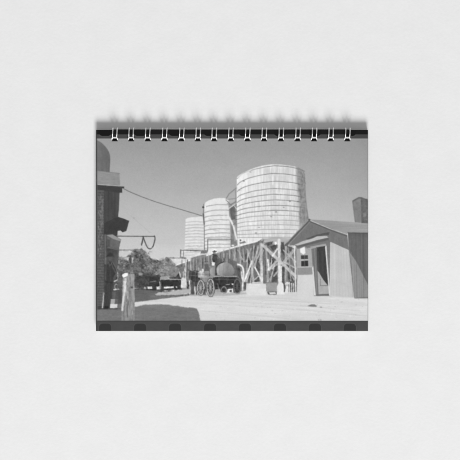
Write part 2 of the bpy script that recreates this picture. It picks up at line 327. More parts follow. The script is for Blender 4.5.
for x0, dxx, v in [(193.6, .2, .66), (196.6, -.1, .62), (201, .2, .66), (204.4, .1, .6), (208.6, .1, .66), (218.8, .2, .66), (223.6, .1, .68), (229.4, .2, .68), (234.8, .1, .70), (239.8, .2, .72)]:
    yt = 261 - (x0 - 188) * 0.30
    poly([(x0 + 0.9, yt + 1.5), (x0 + 2.2, yt + 1.2), (x0 + 2.3, yt + 11), (x0 + 1.0, yt + 11)], tex(0.38, 0.08, 1.2, 4, 3), 0.5, 0.75)
    line([(x0, yt), (x0 + dxx, yt + 13)], 0.85, v, 0.35, 0.85)
# horses, wagon, driver
poly([(191, 271.5), (195, 270), (199, 271), (200.5, 277), (199, 283), (193, 283), (190.5, 279)], tex(0.24, 0.10, 1.8, 2, 2), 0.5, 1, 0.6, 3)
poly([(196, 263), (200, 262), (200, 270), (197, 271)], tex(0.5, 0.1, 2, 3, 1), 0.6, 0.8)
poly([(187, 282), (206, 282), (206, 295), (187, 295)], tex(0.34, 0.14, 2, 3, 4), 0.8, 0.9)
poly([(188.4, 273), (190.2, 270.4), (191.6, 272), (191, 277), (189, 279)], tex(0.30, 0.08, 1.5, 1.5, 2), 0.45); line([(189, 270.6), (188.6, 269)], 0.6, 0.26)
line([(194, 271.4), (198.6, 272.6)], 0.5, 0.5); line([(195.6, 270.4), (195.2, 281)], 0.5, 0.46, 0.35, 0.8); line([(190.6, 275.4), (206, 276.6)], 0.45, 0.55, 0.35, 0.7)
for x in (188.2, 190.9, 192.6, 196.2, 198.0): line([(x, 282), (x - 0.3, 288), (x + 0.2, 294.6)], 0.9, 0.22, 0.35, 0.9)
for q, wd, v in [([(189.4, 281), (190.2, 288), (189.8, 294.6)], 1.5, .85), ([(194.8, 287), (195.2, 294.6)], 1.3, .93), ([(196.4, 287), (197.6, 294)], 1.1, .85), ([(191.8, 284), (192, 294)], 1.0, .4),
                 ([(193.4, 284), (193.6, 294)], .9, .3), ([(198.6, 268), (200, 277)], 1.2, .74), ([(198.6, 283), (198.4, 294)], 1.0, .70)]:
    line(q, wd, v, 0.4, 0.9)
poly([(198, 272.5), (200.5, 270.5), (206, 274), (206.5, 277.6), (198, 277.6)], tex(0.72, 0.08, 2, 2, 2), 0.5, 0.95)
ell(202.8, 270.5, 1.0, 1.7, 0.92, 0.4); line([(201.5, 275), (201.0, 271.5)], 1.2, 0.85)
poly([(203.5, 263), (209.5, 262), (210.5, 276), (204.5, 276)], tex(0.56, 0.06, 2, 4, 3), 0.6)
ell(212.8, 271.6, 2.8, 4.4, lambda X, Y: 0.62 + 0.07 * np.clip((212 - X) / 3, -1, 1), 0.5)
poly([(211.6, 262.5), (214.2, 259.5), (215.6, 259), (214.6, 265.5), (212.4, 265.8)], 0.93, 0.4); poly([(214.6, 261), (218, 258.5), (222, 260), (218, 264), (216, 270), (215, 268)], tex(0.38, 0.12, 2, 2, 2), 0.5)
ell(214.4, 252.6, 1.15, 1.5, 0.30, 0.35); line([(212.6, 251.6), (216.4, 251.4)], 0.7, 0.24); poly([(212.4, 254), (216.4, 253.6), (217, 258.5), (213, 259)], tex(0.40, 0.1, 1.5, 1.5, 3), 0.5)
poly([(216, 263), (222, 258), (228, 258), (237, 262), (237.5, 276), (215, 276)], tex(0.37, 0.10, 2, 3, 4), 0.8, 0.85)
for x in (222.6, 225.8, 227): line([(x, 258.6), (x + 0.4, 262.5)], 0.8, 0.72, 0.4, 0.8)
poly([(212.2, 254.6), (214.4, 253.8), (216.8, 254.8), (217.6, 260), (216.8, 263), (212.6, 262)], tex(0.29, 0.06, 1.2, 1.5, 3), 0.4)
line([(216.6, 255.6), (219.2, 258.6), (217.4, 261)], 0.9, 0.34); line([(212.6, 255.4), (211.2, 259), (212.6, 262)], 0.9, 0.80)
ell(214.5, 252.9, 0.9, 1.2, 0.52, 0.35); line([(212.8, 251.7), (216.2, 251.5)], 0.6, 0.22, 0.3); ell(214.5, 251.2, 1.0, 0.7, 0.22, 0.3)
ell(206.4, 262.6, 0.95, 1.25, 0.50, 0.4); line([(204.8, 261.6), (208, 261.5)], 0.6, 0.26, 0.3); poly([(204.4, 264.4), (206.4, 263.6), (208.6, 264.4), (209, 271), (204.4, 271)], tex(0.36, 0.08, 1.2, 1.5, 5), 0.45, 0.9)
line([(209.4, 268), (209.6, 276)], 0.6, 0.3); line([(198, 274), (210, 274.4)], 0.6, 0.42, 0.4, 0.8)
w_ = smooth([(216.4, 270), (217.6, 266), (221, 263.2), (226, 262.4), (230.4, 264), (233.4, 267.6), (234.2, 271.6), (232.4, 275.2), (224, 276.2), (217.6, 275)])
poly(w_, lambda X, Y: 0.615 + 0.10 * np.clip((221.5 - X) / 5, -1, 1) - 0.05 * np.clip((Y - 271) / 5, -1, 1) + 0.05 * fbm(X, Y, 2.5, 4, 3), 0.45)
curve([(216.2, 274.5), (216.0, 268), (218.6, 264), (224, 261.8)], 1.1, 0.22, 0.4, 0.9)
for x in (220.2, 224.4, 228.8): curve([(x, 262.8), (x - 0.9, 269), (x, 276)], 0.45, 0.50, 0.4, 0.55)
poly([(213, 276.6), (236.5, 276.8), (240, 279), (240.6, 288), (238, 293), (216, 292), (213.5, 284)], tex(0.20, 0.06, 2.5, 2, 2), 0.4)
line([(213.5, 276.2), (236, 276.6)], 1.0, 0.66); line([(205, 277), (214, 277)], 1.0, 0.62)
curve([(238, 277), (241, 282), (241.2, 288), (239, 293.4)], 1.3, 0.46, 0.5, 0.9); ell(237.2, 286.4, 3.8, 7.6, tex(0.20, 0.04, 2, 2, 5), 0.5); ring(237.2, 286.4, 3.4, 7.2, 0.8, 0.50)
for a_ in np.arange(0.3, 3.2, 0.52): line([(237.2 - 3.2 * math.cos(a_), 286.4 - 6.8 * math.sin(a_)), (237.2 + 3.2 * math.cos(a_), 286.4 + 6.8 * math.sin(a_))], 0.45, 0.40, 0.3, 0.8)
line([(243, 282.5), (242.2, 290)], 1.6, 0.90); poly([(244.4, 282.5), (246.4, 282), (246, 289.6), (244, 289.6)], 0.32, 0.4)
ell(232.5, 284.2, 1.0, 0.9, 0.95, 0.35); line([(226.4, 284.6), (229.6, 284.2)], 0.9, 0.62); poly([(227.4, 289), (233, 288.4), (233.4, 292.6), (226.6, 293)], 0.86, 0.4); ell(230.6, 291, 1.2, 1.2, 0.38, 0.4)
line([(215, 279.4), (239, 279.8)], 0.5, 0.36); line([(219, 277), (219.2, 283)], 0.5, 0.40); line([(227, 277), (227.2, 283)], 0.5, 0.38); line([(214, 288), (236, 287.4)], 0.7, 0.34); ring(224, 290, 2.4, 3.4, 0.8, 0.55); line([(217.6, 284), (219, 290)], 1.0, 0.5); poly([(214.6, 289.6), (220, 288.6), (221.6, 294), (214.6, 294.4)], 0.66, 0.5, 0.9)
for cx, cy, rx, ry in ((200.6, 287.6, 3.3, 7.0), (210.4, 287.6, 3.4, 8.6)):
    ell(cx, cy, rx + 0.5, ry + 0.5, tex(0.30, 0.10, 1.3, 1.6, 3), 0.35)
    for a_ in np.arange(0.2, 3.1, 0.52):
        line([(cx - rx * math.cos(a_), cy - ry * math.sin(a_)), (cx + rx * math.cos(a_), cy + ry * math.sin(a_))], 0.5, 0.70, 0.3, 0.85)
    ring(cx, cy, rx, ry, 1.1, 0.78); ring(cx + 0.35, cy, rx + 0.95, ry + 0.7, 0.6, 0.26); ell(cx, cy, 0.9, 1.2, 0.7, 0.4); curve([(cx + rx + 0.7, cy - ry * .6), (cx + rx + 1.1, cy), (cx + rx * .6, cy + ry)], 0.7, 0.33, 0.4, 0.8)
poly([(190, 294), (206, 294.4), (246, 292.4), (247, 294), (226, 296), (190, 296)], 0.62, 0.8, 0.6)

# --- small house on the right
poly([(286.4, 244), (309, 219.6), (347, 234), (349, 250), (354, 296), (297, 296), (296, 246)], tex(0.46, 0.03, 2, 5, 2), 0.4)
poly([(309, 219.4), (330, 220.6), (355, 222.4), (369, 223.8), (369, 233.2), (347.5, 233.2), (346, 234)], lambda X, Y: 0.60 + 0.03 * fbm(X, Y, 20, 1.4, 2) + 0.03 * np.clip((X - 330) / 30, -1, 1), 0.4)
poly([(348, 233), (369, 233), (369, 298.2), (354.4, 298.2), (349, 252)], lambda X, Y: 0.40 + 0.07 * vnoise(X, Y, 1.5, 60, 3) + 0.02 * fbm(X, Y, 3, 8, 4) - 0.04 * np.clip((240 - Y) / 6, 0, 1), 0.4)
poly([(349.4, 252.4), (350.8, 253.8), (356.5, 262), (362, 273), (369, 287), (369, 297.8), (354.4, 298.2)], lambda X, Y: 0.56 + 0.07 * vnoise(X, Y, 1.5, 60, 3) + 0.02 * fbm(X, Y, 3, 8, 4), 0.45)
line([(348, 232.8), (369, 233.2)], 0.9, 0.30); poly([(354, 297.6), (369, 296.8), (369, 298.0), (354.6, 298.8)], 0.42, 0.5, 0.7)
poly([(330, 242), (331.5, 242.2), (349, 250.2), (354.2, 297.6), (329.6, 297.6)], lambda X, Y: 0.77 + 0.05 * vnoise(X, Y, 1.4, 60, 5) + 0.025 * fbm(X, Y, 12, 10, 4), 0.35)
poly([(341, 285), (345, 285), (346, 296), (341, 296)], 0.79, 2, 0.5)
line([(349.2, 250), (354.3, 297)], 0.8, 0.46, 0.5, 0.8)
line([(310.5, 220.6), (330, 228.6), (347.4, 234.6)], 0.7, 0.82); line([(310, 221.6), (330, 230), (346.6, 236)], 0.8, 0.34)
line([(286, 245), (309.4, 219.8)], 2.2, 0.36); line([(287.4, 242), (308, 220.4)], 0.7, 0.66); line([(288.6, 244.6), (309.6, 222.4)], 0.7, 0.56)
poly([(289, 246), (309.4, 222.6), (326, 229.5), (330, 233), (306, 239), (297, 243.4)], tex(0.455, 0.02, 2, 5, 6), 0.5, 0.9)
poly([(306, 238.6), (316, 234.8), (329.4, 232), (329, 235), (318, 236.4), (308, 239.6)], tex(0.34, 0.05, 2, 2, 2), 0.5)
poly([(294.5, 245), (303, 241), (312, 238.6), (317, 236.3), (326, 235.8), (329, 237.6), (316, 240.4), (298, 245.6)], tex(0.75, 0.04, 3, 1.5, 2), 0.45)
line([(316, 240.8), (328.6, 238)], 0.7, 0.36)
poly([(297, 246), (311, 242.6), (328, 239), (329.5, 243), (329, 246), (311, 248.4), (297, 250)], tex(0.47, 0.03, 2, 2, 4), 0.5)
poly([(297, 249), (311, 247.6), (312, 275), (297.5, 275)], tex(0.66, 0.03, 1.5, 5, 5), 0.5)
poly([(310, 246.6), (326, 243.6), (326.2, 246), (311.4, 249)], 0.64, 0.4)
poly([(307.5, 249), (311.6, 248), (313, 275), (309, 275)], tex(0.66, 0.03, 1, 6, 4), 0.4)
poly([(311.4, 249), (317, 247.6), (318.4, 295), (315.4, 295)], lambda X, Y: 0.45 + 0.05 * vnoise(X, Y, 1.2, 30, 5), 0.35)
line([(314.4, 249), (317, 294)], 0.7, 0.56); line([(316.8, 250), (318.4, 294.6)], 0.7, 0.34)
poly([(316.8, 247.6), (325, 246.2), (328.8, 287), (317.8, 272)], tex(0.245, 0.03, 2, 5, 2), 0.35)
line([(318, 252), (318.8, 270)], 0.8, 0.36, 0.4, 0.7); line([(322, 252), (323, 274)], 1.6, 0.29, 0.5, 0.6)
poly([(317.4, 270.6), (319, 272.4), (323, 279.4), (328.4, 286), (329.2, 294.4), (318.4, 295)], tex(0.67, 0.03, 3, 3, 3), 0.4)
line([(320.4, 279.4), (320.4, 285.6), (328.2, 285.6)], 0.7, 0.46); line([(317.4, 295), (329.4, 294.4)], 1.3, 0.40)
poly([(325, 246), (326.6, 245.6), (330.3, 295.6), (329.0, 295.6)], 0.84, 0.35); poly([(326.4, 240), (330, 240.6), (329.4, 264), (327.8, 265)], tex(0.46, 0.02, 1, 4, 3), 0.4)
poly([(311.8, 268), (313.3, 266), (315.8, 295.4), (314.0, 295.4)], 0.85, 0.4)
poly([(300.4, 253.6), (308.8, 253), (309.4, 268), (300.6, 268)], 0.66, 0.4)
poly([(301, 255.4), (307.8, 255.2), (308, 259), (301, 259.2)], tex(0.27, 0.05, 2, 2, 2), 0.35); poly([(301.2, 261), (308, 260.6), (308.4, 266.4), (301.4, 266.6)], tex(0.21, 0.04, 2, 2, 3), 0.35)
line([(300.6, 260), (309, 259.6)], 1.0, 0.72); poly([(300, 248.6), (304.8, 246.4), (305.4, 253), (303.4, 254.6), (300.4, 252.6)], 0.94, 0.5); line([(305, 247), (309.5, 250)], 0.9, 0.6)
poly([(297.4, 267.6), (312, 267.2), (312.6, 274.4), (297.8, 274.8)], tex(0.57, 0.03, 1, 1, 3), 0.4); line([(297.6, 267.2), (312, 266.8)], 0.8, 0.72)
poly([(297.4, 275), (312.8, 274.6), (314, 297.6), (296.6, 297.6)], tex(0.825, 0.015, 5, 5, 3), 0.45)
line([(294.4, 246), (295.2, 268), (295.6, 292)], 1.3, 0.87); line([(296.8, 248), (297, 275)], 1.0, 0.66)
for x in np.arange(333, 352, 2.6): line([(x, 243.4 + (x - 331) * 0.44), (x + 3.2 * (x - 330) / 20, 296.6)], 0.4, 0.71, 0.35, 0.6)
for x in np.arange(351.5, 368, 2.3): line([(x, 235), (x + 0.8, 297)], 0.4, 0.36, 0.35, 0.45)
for i, y in enumerate(np.arange(224.6, 232.6, 1.7)): line([(318 + i * 7.2, y), (368, y + 0.7)], 0.35, 0.53, 0.35, 0.6)
for x in np.arange(296, 345, 2.7): line([(x, max(222.6 + abs(x - 309.4) * (0.42 if x > 309 else 1.08) + 1.6, 224)), (x, 236 if x < 328 else 241)], 0.35, 0.41, 0.35, 0.55)
poly([(297, 245.8), (312, 242.0), (328.4, 238.4), (328.6, 240.0), (312, 244.2), (297.4, 248)], 0.36, 0.6, 0.8)
line([(316.6, 247.8), (325, 246.4)], 0.6, 0.2); line([(301, 267), (308.6, 266.8)], 0.7, 0.8); line([(304.6, 255.4), (304.8, 266.6)], 0.45, 0.5, 0.3, 0.8)
ell(327.0, 273, 0.4, 0.4, 0.6, 0.3)
# chimney
poly([(352.4, 201), (355.6, 198.8), (358.4, 197.2), (361.8, 197.2), (363.4, 198.8), (367.2, 198.8), (368.6, 202), (368.8, 223.6), (355, 222.2)], tex(0.50, 0.05, 2, 3, 2), 0.45)
poly([(360.8, 198), (363.4, 198.8), (367.4, 199), (369, 203), (369, 223.4), (361.6, 223)], tex(0.41, 0.09, 1.8, 2.2, 4), 0.5); line([(353, 201), (358.8, 197.8), (362, 198), (367, 200)], 1.2, 0.34, 0.5, 0.8)
poly([(362.6, 213), (366, 212), (366.6, 216), (363, 217)], 0.55, 0.8, 0.6); line([(352.6, 202), (355.2, 222)], 0.7, 0.42, 0.4, 0.7)

# --- debris on the ground
poly([(307, 306), (311, 304.4), (314.4, 304.2), (317, 306), (316, 307), (310, 306.6)], tex(0.46, 0.1, 1.2, 1, 3), 0.5); ell(321, 307.2, 1.2, 0.6, 0.56, 0.5); ring(319.6, 320, 1.5, 0.9, 0.6, 0.6)
line([(300, 305.2), (307, 306)], 0.6, 0.72, 0.5, 0.7)
poly([(331, 296), (354, 298), (369, 300), (369, 303), (340, 300)], 0.88, 1.2, 0.6); ell(333, 298.4, 4, 1.2, 0.88, 1, 0.7)

for i in range(110):
    x, y = 140 + rng.rand() * 226, 299 + 21 * rng.rand() ** 0.8
    ell(x, y, 0.3 + 0.7 * rng.rand(), 0.2 + 0.22 * rng.rand(), 0.62 + 0.1 * rng.rand() if i % 3 else 0.94, 0.35, 0.6)
for k_, (x0, y0, x1, y1) in enumerate([(205, 297, 330, 304), (200, 300, 360, 311), (210, 304, 367, 316), (240, 297.5, 300, 299.5), (203, 311, 300, 320.5)]):
    curve([(x0, y0), ((x0 * 2 + x1) / 3, y0 + (y1 - y0) * 0.25 + 0.3), ((x0 + x1 * 2) / 3, y0 + (y1 - y0) * 0.6 - 0.2), (x1, y1)], 0.7, 0.73, 0.7, 0.5)
    curve([(x0, y0 + 0.9), ((x0 * 2 + x1) / 3, y0 + (y1 - y0) * 0.25 + 1.2), (x1, y1 + 0.9)], 0.6, 0.9, 0.6, 0.4)
# --- shadows lying in the yard of the picture
poly([(117, 290), (146, 290), (160, 291), (156, 294), (157, 297), (160, 298.8), (134, 302.4), (117, 304)], lambda X, Y: 0.385 + 0.05 * fbm(X, Y, 9, 1.5, 3), 0.7)
poly([(155, 294), (165, 292.4), (190, 288.6), (190, 293.4), (172, 294.6), (157, 295.6)], 0.70, 0.7)
poly([(150, 295.6), (172, 294.8), (191, 294.2), (189, 295.6), (172, 297.6), (150, 300.2)], tex(0.43, 0.04, 6, 1, 2), 0.5)
poly([(96, 309), (118, 308.6), (136, 306.6), (146, 304.6), (156, 304.2), (166, 304.6), (180, 306.4), (197, 308.4), (199, 314), (201.2, 322), (96, 322)], lambda X, Y: 0.455 + 0.03 * fbm(X, Y, 14, 1.6, 4) + 0.03 * np.clip((310 - Y) / 6, 0, 1) + 0.03 * fbm(X, Y, 2.5, 0.9, 6), 0.6, 1.0, 0.7, 5)

# --- building and standing figure at the left edge
dome = [(96, 140.4)] + smooth([(97.6, 140.6), (101, 142.4), (104.6, 145.6), (107.6, 149.6), (109.6, 154), (110.2, 158), (110, 164), (109.6, 172.5)]) + [(96, 172)]
poly(dome, lambda X, Y: 0.43 + 0.05 * vnoise(X, Y, 2.2, 40, 2) + 0.03 * fbm(X, Y, 3, 6, 3) - 0.04 * np.clip((X - 107) / 3, 0, 1), 0.5)
poly([(96, 170.4), (119.4, 173.4), (120.2, 186.4), (96, 184.6)], tex(0.565, 0.04, 6, 2, 3), 0.4); line([(96, 170.4), (119.6, 173.4)], 0.7, 0.44, 0.4, 0.7)
wall = [(96, 185), (120, 187), (119.6, 192), (118.8, 210), (118, 217), (117.4, 235), (119, 250), (118, 262), (117, 270), (118, 290), (118, 309.5), (96, 309.5)]
poly(wall, lambda X, Y: 0.275 + 0.04 * vnoise(X, Y, 1.6, 40, 4) + 0.05 * np.clip((Y - 250) / 8, 0, 1) * np.clip((X - 104) / 2, 0, 1) + 0.02 * fbm(X, Y, 4, 10, 3), 0.45)
poly([(96, 184.8), (120, 186.4), (124.2, 186.6), (124.2, 188.2), (122.2, 188.4), (122.2, 192.6), (119.4, 192.8), (96, 190)], tex(0.25, 0.02, 6, 1, 3), 0.35); line([(98, 184.3), (119, 186), (120, 185.6)], 0.7, 0.70)
poly([(97.2, 190), (104, 190), (104, 306), (97.2, 306)], lambda X, Y: 0.36 + 0.06 * fbm(X, Y, 1.4, 2.0, 5) + 0.03 * np.cos(Y * 2.3), 0.5, 0.85)
for i in range(60):
    x, y = 98 + rng.rand() * 4.6, 194 + rng.rand() * 62
    ell(x, y, 0.4, 0.9, 0.50 + 0.08 * rng.rand(), 0.4, 0.6)
line([(103, 199), (102.4, 206), (102.6, 214), (101.6, 225), (99, 236), (98.4, 244)], 1.2, 0.47, 0.6, 0.6)
poly([(104, 223), (118, 216.6), (129.2, 220.8), (126.2, 231), (122.6, 232.4), (120.4, 230.4), (117.6, 231), (116.4, 236), (104, 235)], tex(0.235, 0.025, 3, 3, 2), 0.4, 1, 0.25, 3)
poly([(106.4, 235.2), (112.6, 234.6), (121.2, 239.4), (120.2, 243.4), (118.6, 250.4), (107.4, 248)], tex(0.40, 0.04, 2, 3, 2), 0.4)
poly([(106.2, 235), (112.4, 234.4), (121, 239.4), (120.6, 241.4), (113.4, 239)], 0.58, 0.5); poly([(107, 239), (110, 239.6), (110, 247), (107.4, 247)], 0.30, 0.8, 0.8)
line([(105.2, 235), (105.4, 263.6)], 1.6, 0.45, 0.5, 0.85); line([(110.6, 247.4), (118, 250), (116, 270)], 1.0, 0.36, 0.6, 0.8)
ell(110.2, 257.4, 2.0, 2.9, 0.37, 0.7, 0.8); poly([(106.8, 256.2), (107.8, 253.4), (110.4, 252.4), (112.8, 253.6), (113.4, 256.0)], 0.215, 0.6); line([(106.6, 256.3), (113.6, 256.1)], 0.7, 0.215, 0.5)
poly([(105, 266), (108, 262), (112.6, 262), (116, 270), (117, 279), (113, 282), (113, 308), (105, 308)], tex(0.225, 0.04, 2, 4, 4), 0.8, 0.92, 0.7, 3); line([(109, 282), (109.4, 307)], 0.8, 0.30, 0.4, 0.7); line([(106.4, 266), (105.6, 279)], 0.7, 0.33, 0.4, 0.7); line([(111.4, 263), (113, 268), (116.2, 273.5), (113.4, 279)], 0.9, 0.42, 0.5, 0.8)
curve([(108.2, 262.4), (106.0, 265.6), (105.2, 272), (105.8, 280)], 0.55, 0.38, 0.4, 0.8); curve([(112.8, 262.2), (115.2, 267), (117, 273), (114.6, 279.6)], 0.6, 0.44, 0.4, 0.85)
line([(108.6, 262.6), (109.8, 266), (111.6, 262.8)], 0.7, 0.46, 0.4, 0.8); line([(110, 267), (110.4, 281)], 0.4, 0.31, 0.4, 0.8); line([(106, 282), (113, 282.2)], 0.6, 0.16, 0.4, 0.8); line([(107.4, 284), (107, 306)], 0.5, 0.29, 0.4, 0.7); line([(112, 284), (112.2, 305)], 0.5, 0.31, 0.4, 0.7)
poly([(104.6, 306.4), (108.4, 306.2), (108.2, 308.6), (104, 308.6)], 0.15, 0.4)
line([(103.6, 293.6), (103.2, 300), (102.4, 307.6)], 1.3, 0.76, 0.4); ell(103.8, 293.6, 0.9, 1.2, 0.55, 0.4)
poly([(110.8, 299), (117.8, 299), (117.8, 308), (110, 308)], 0.66, 0.4); poly([(110.2, 304), (117.6, 304), (117.6, 308), (110, 308)], 0.84, 0.5)
poly([(112, 292), (118, 291), (118, 298.6), (111.6, 298.6)], tex(0.38, 0.05, 1.5, 3, 3), 0.5, 0.8)
ring(116.2, 286.6, 1.6, 2.4, 0.9, 0.68); line([(114, 289.6), (118.6, 289.2)], 1.1, 0.82); line([(114.4, 281.4), (117, 280), (121, 278.4)], 1.3, 0.74); line([(117.6, 280), (119.8, 273.6)], 1.3, 0.62)
poly([(114, 308), (119, 270), (124, 272), (123, 310)], tex(0.30, 0.06, 2, 4, 2), 0.6, 0.75)
line([(114, 289.6), (118.6, 289.2)], 1.1, 0.82, 0.4, 0.8); poly([(111, 304), (117.4, 304), (117.4, 307.8), (110.6, 308)], 0.84, 0.5)
# hitching post
poly([(122.6, 277.6), (127, 274), (134.4, 273.8), (134.8, 300), (134.4, 321.6), (121.4, 321.6), (122, 300)], lambda X, Y: 0.58 + 0.13 * fbm(X, Y, 1.3, 7, 3, 4) - 0.05 * np.clip((Y - 305) / 12, 0, 1), 0.45)
for i in range(34):
    x, y = 123.5 + rng.rand() * 10.5, 279 + rng.rand() * 38
    line([(x, y), (x + rng.rand() - 0.5, y + 1 + rng.rand() * 5)], 0.5 + 0.5 * rng.rand(), 0.36 if i % 2 else 0.72, 0.4, 0.55)
curve([(125.6, 279), (124.8, 290), (123, 302), (122.2, 310)], 2.0, 0.88, 0.5, 0.9); line([(124.4, 282), (124.8, 291)], 2.2, 0.92, 0.6, 0.8); curve([(128, 302), (127, 310), (127.6, 317)], 1.0, 0.36, 0.5, 0.8)
poly([(122, 275.4), (124.4, 273), (128.2, 273.2), (127.4, 276), (123, 277.6)], 0.96, 0.4); ell(132, 287.4, 1.0, 1.0, 0.3, 0.5); line([(134, 288.6), (138, 288)], 0.9, 0.62)

# --- overhead wire and iron bracket
curve([(123.6, 188.6), (130, 191.9), (145, 198.0), (160, 203.2), (180, 209.2), (202, 215.8)], 0.75, 0.40, 0.35, 0.95)
line([(131, 216), (140, 224), (150, 232.5)], 0.5, 0.66, 0.5, 0.6); ell(134, 218, 1.2, 0.8, 0.64, 0.5, 0.6)
line([(117, 236.2), (154.6, 236.4)], 0.95, 0.36); line([(117, 235.8), (130, 236.2)], 0.6, 0.5)
line([(143.4, 236.6), (141.6, 245)], 1.3, 0.30); curve([(143, 236.6), (145, 242), (147.2, 247), (149.8, 248.8), (152.6, 247), (154.4, 242), (155, 238), (154.4, 236)], 1.1, 0.30)

# --- the film rebate: dark strips at top and bottom with sprocket holes, dark left edge, grain
# a camera's picture, not a drawing: edges wander a little, small tonal breakup, soft focus, grain
def resample(A, dx, dy):
    u = np.clip((GX - PX0 + dx) * SUB, 0, NX - 1.001); v = np.clip((GY - PY0 + dy) * SUB, 0, NY - 1.001)
    iu, iv = u.astype(int), v.astype(int); fu, fv = u - iu, v - iv
    return (A[iv, iu] * (1 - fu) + A[iv, iu + 1] * fu) * (1 - fv) + (A[iv + 1, iu] * (1 - fu) + A[iv + 1, iu + 1] * fu) * fv
wob = 0.10 + 0.22 * np.clip((297 - GX) / 4, 0, 1) * np.clip((GY - 246) / 6, 0, 1)
V = resample(V, wob * fbm(GX, GY, 2.2, 2.2, 1, 3), wob * fbm(GX, GY, 2.2, 2.2, 4, 3))
def blur(A, n):
    for _ in range(n):
        B = np.pad(A, 1, mode='edge')
        A = (B[:-2] + 2 * B[1:-1] + B[2:]) / 4; A = (A[:, :-2] + 2 * A[:, 1:-1] + A[:, 2:]) / 4
    return A
V = blur(V, 1)
busy = blur(np.minimum(1, 9 * np.abs(V - blur(V, 14))), 6)
busy *= (0.3 + 0.7 * np.clip((297 - GX) / 5, 0, 1)) * np.clip((GY - 236) / 14, 0.25, 1) * np.clip((299 - GY) / 4, 0.15, 1)
V += busy * (0.16 * fbm(GX, GY, 1.7, 1.9, 6, 2) + 0.06 * fbm(GX, GY, 4, 4, 2, 2))
V += 0.020 * vnoise(GX, GY, 0.6, 0.6, 2) + 0.014 * vnoise(GX, GY, 1.2, 1.2, 5) + 0.008 * fbm(GX, GY, 9, 9, 3)
poly([(95, 129), (370, 129), (370, 138.6), (95, 138.6)], tex(0.275, 0.015, 9, 2, 2), 0.3)
poly([(95, 129), (370, 129), (370, 134.4), (95, 134.4)], 0.075, 0.3)
poly([(94, 138.6), (370, 138.6), (370, 139.2), (94, 139.2)], 0.66, 0.3, 0.6)
poly([(94, 320.9), (370, 321.1), (370, 333), (94, 333)], tex(0.285, 0.012, 5, 2, 3), 0.35)
poly([(94, 320.6), (370, 320.7), (370, 321.6), (94, 321.5)], 0.22, 0.3, 0.7)
for i in range(8):
    x = 105.2 + 34.95 * i
    def rr(y0, y1, x=x): return [(x - 6.2, y0), (x + 6.2, y0), (x + 6.2, y1 - 3), (x + 5.2, y1 - 0.9), (x + 3.2, y1), (x - 3.2, y1), (x - 5.2, y1 - 0.9), (x - 6.2, y1 - 3)]
    poly(rr(128, 135.9), 0.06, 0.35); curve([(x - 5.6, 135.4), (x - 3, 136.6), (x + 3, 136.6), (x + 5.6, 135.4)], 0.5, 0.34, 0.4, 0.7)
    poly([(px, 653.6 - py) for px, py in rr(318, 330.1)], 0.205, 0.35)
    ln = smooth([(x - 6.4, 331), (x - 6.3, 326.4), (x - 5, 324.2), (x - 3, 323.4), (x + 3, 323.4), (x + 5, 324.2), (x + 6.3, 326.4), (x + 6.4, 331)])
    line(ln, 0.5, 0.345, 0.35, 0.6)
line([(96, 130), (96, 332)], 2.2, 0.235, 0.5, 0.95); line([(97.6, 140), (97.6, 321)], 0.7, 0.46, 0.4, 0.35)
line([(368.1, 130), (368.1, 332)], 0.8, 0.42, 0.5, 0.6)
V = np.clip(V, 0.03, 0.97)

# ---------------------------------------------------------------- the notebook
book = bpy.data.objects.new('notebook', None); scene.collection.objects.link(book)
book.location = (wx(232), wy(331), 0); book.empty_display_size = 0.02
book['label'] = 'wire-bound notebook with a black and white photograph of water tanks on its cover'
book['category'] = 'notebook'
book_origin = Vector(book.location)
bpy.context.view_layer.update()

LOOPS = [114.6 + 16.62 * i for i in range(15)]
HY0, HY1, HW = 138.4, 141.3, 3.1          # punched holes: top, bottom, half width

def slab(name, x0, x1, y0, y1, z0, z1, mat, grow=0.0, verts=None, faces=None, hole=True):
    """A sheet with the row of punched rectangular holes; appends to verts/faces."""
    xs = [x0]
    for c in LOOPS: xs += [c - HW - grow, c + HW + grow]
    xs.append(x1)
    ys = [y0, HY0 - grow, HY1 + grow, y1]
    base = len(verts); nx, ny = len(xs), 4
    for z in (z1, z0):
        for y in ys:
            for x in xs: verts.append((wx(x) - book_origin.x, wy(y) - book_origin.y, z))
    def vi(t, j, i): return base + t * nx * ny + j * nx + i
    solid = lambda j, i: 0 <= j < ny - 1 and 0 <= i < nx - 1 and not (j == 1 and i % 2 == 1)
    for j in range(ny - 1):
        for i in range(nx - 1):
            if not solid(j, i): continue
            faces.append((vi(0, j, i), vi(0, j + 1, i), vi(0, j + 1, i + 1), vi(0, j, i + 1)))
            faces.append((vi(1, j, i), vi(1, j, i + 1), vi(1, j + 1, i + 1), vi(1, j + 1, i)))
            if not solid(j - 1, i): faces.append((vi(0, j, i), vi(0, j, i + 1), vi(1, j, i + 1), vi(1, j, i)))
            if not solid(j + 1, i): faces.append((vi(0, j + 1, i + 1), vi(0, j + 1, i), vi(1, j + 1, i), vi(1, j + 1, i + 1)))
            if not solid(j, i - 1): faces.append((vi(0, j + 1, i), vi(0, j, i), vi(1, j, i), vi(1, j + 1, i)))
            if not solid(j, i + 1): faces.append((vi(0, j, i + 1), vi(0, j + 1, i + 1), vi(1, j + 1, i + 1), vi(1, j, i + 1)))

m_back = material('black_board', (0.03, 0.03, 0.03), 0.7)
m_paper = material('page_paper', (0.60, 0.60, 0.59), 0.85, 0, 0.1)
m_core = material('cover_card', (0.80, 0.80, 0.79), 0.7, 0, 0.15)

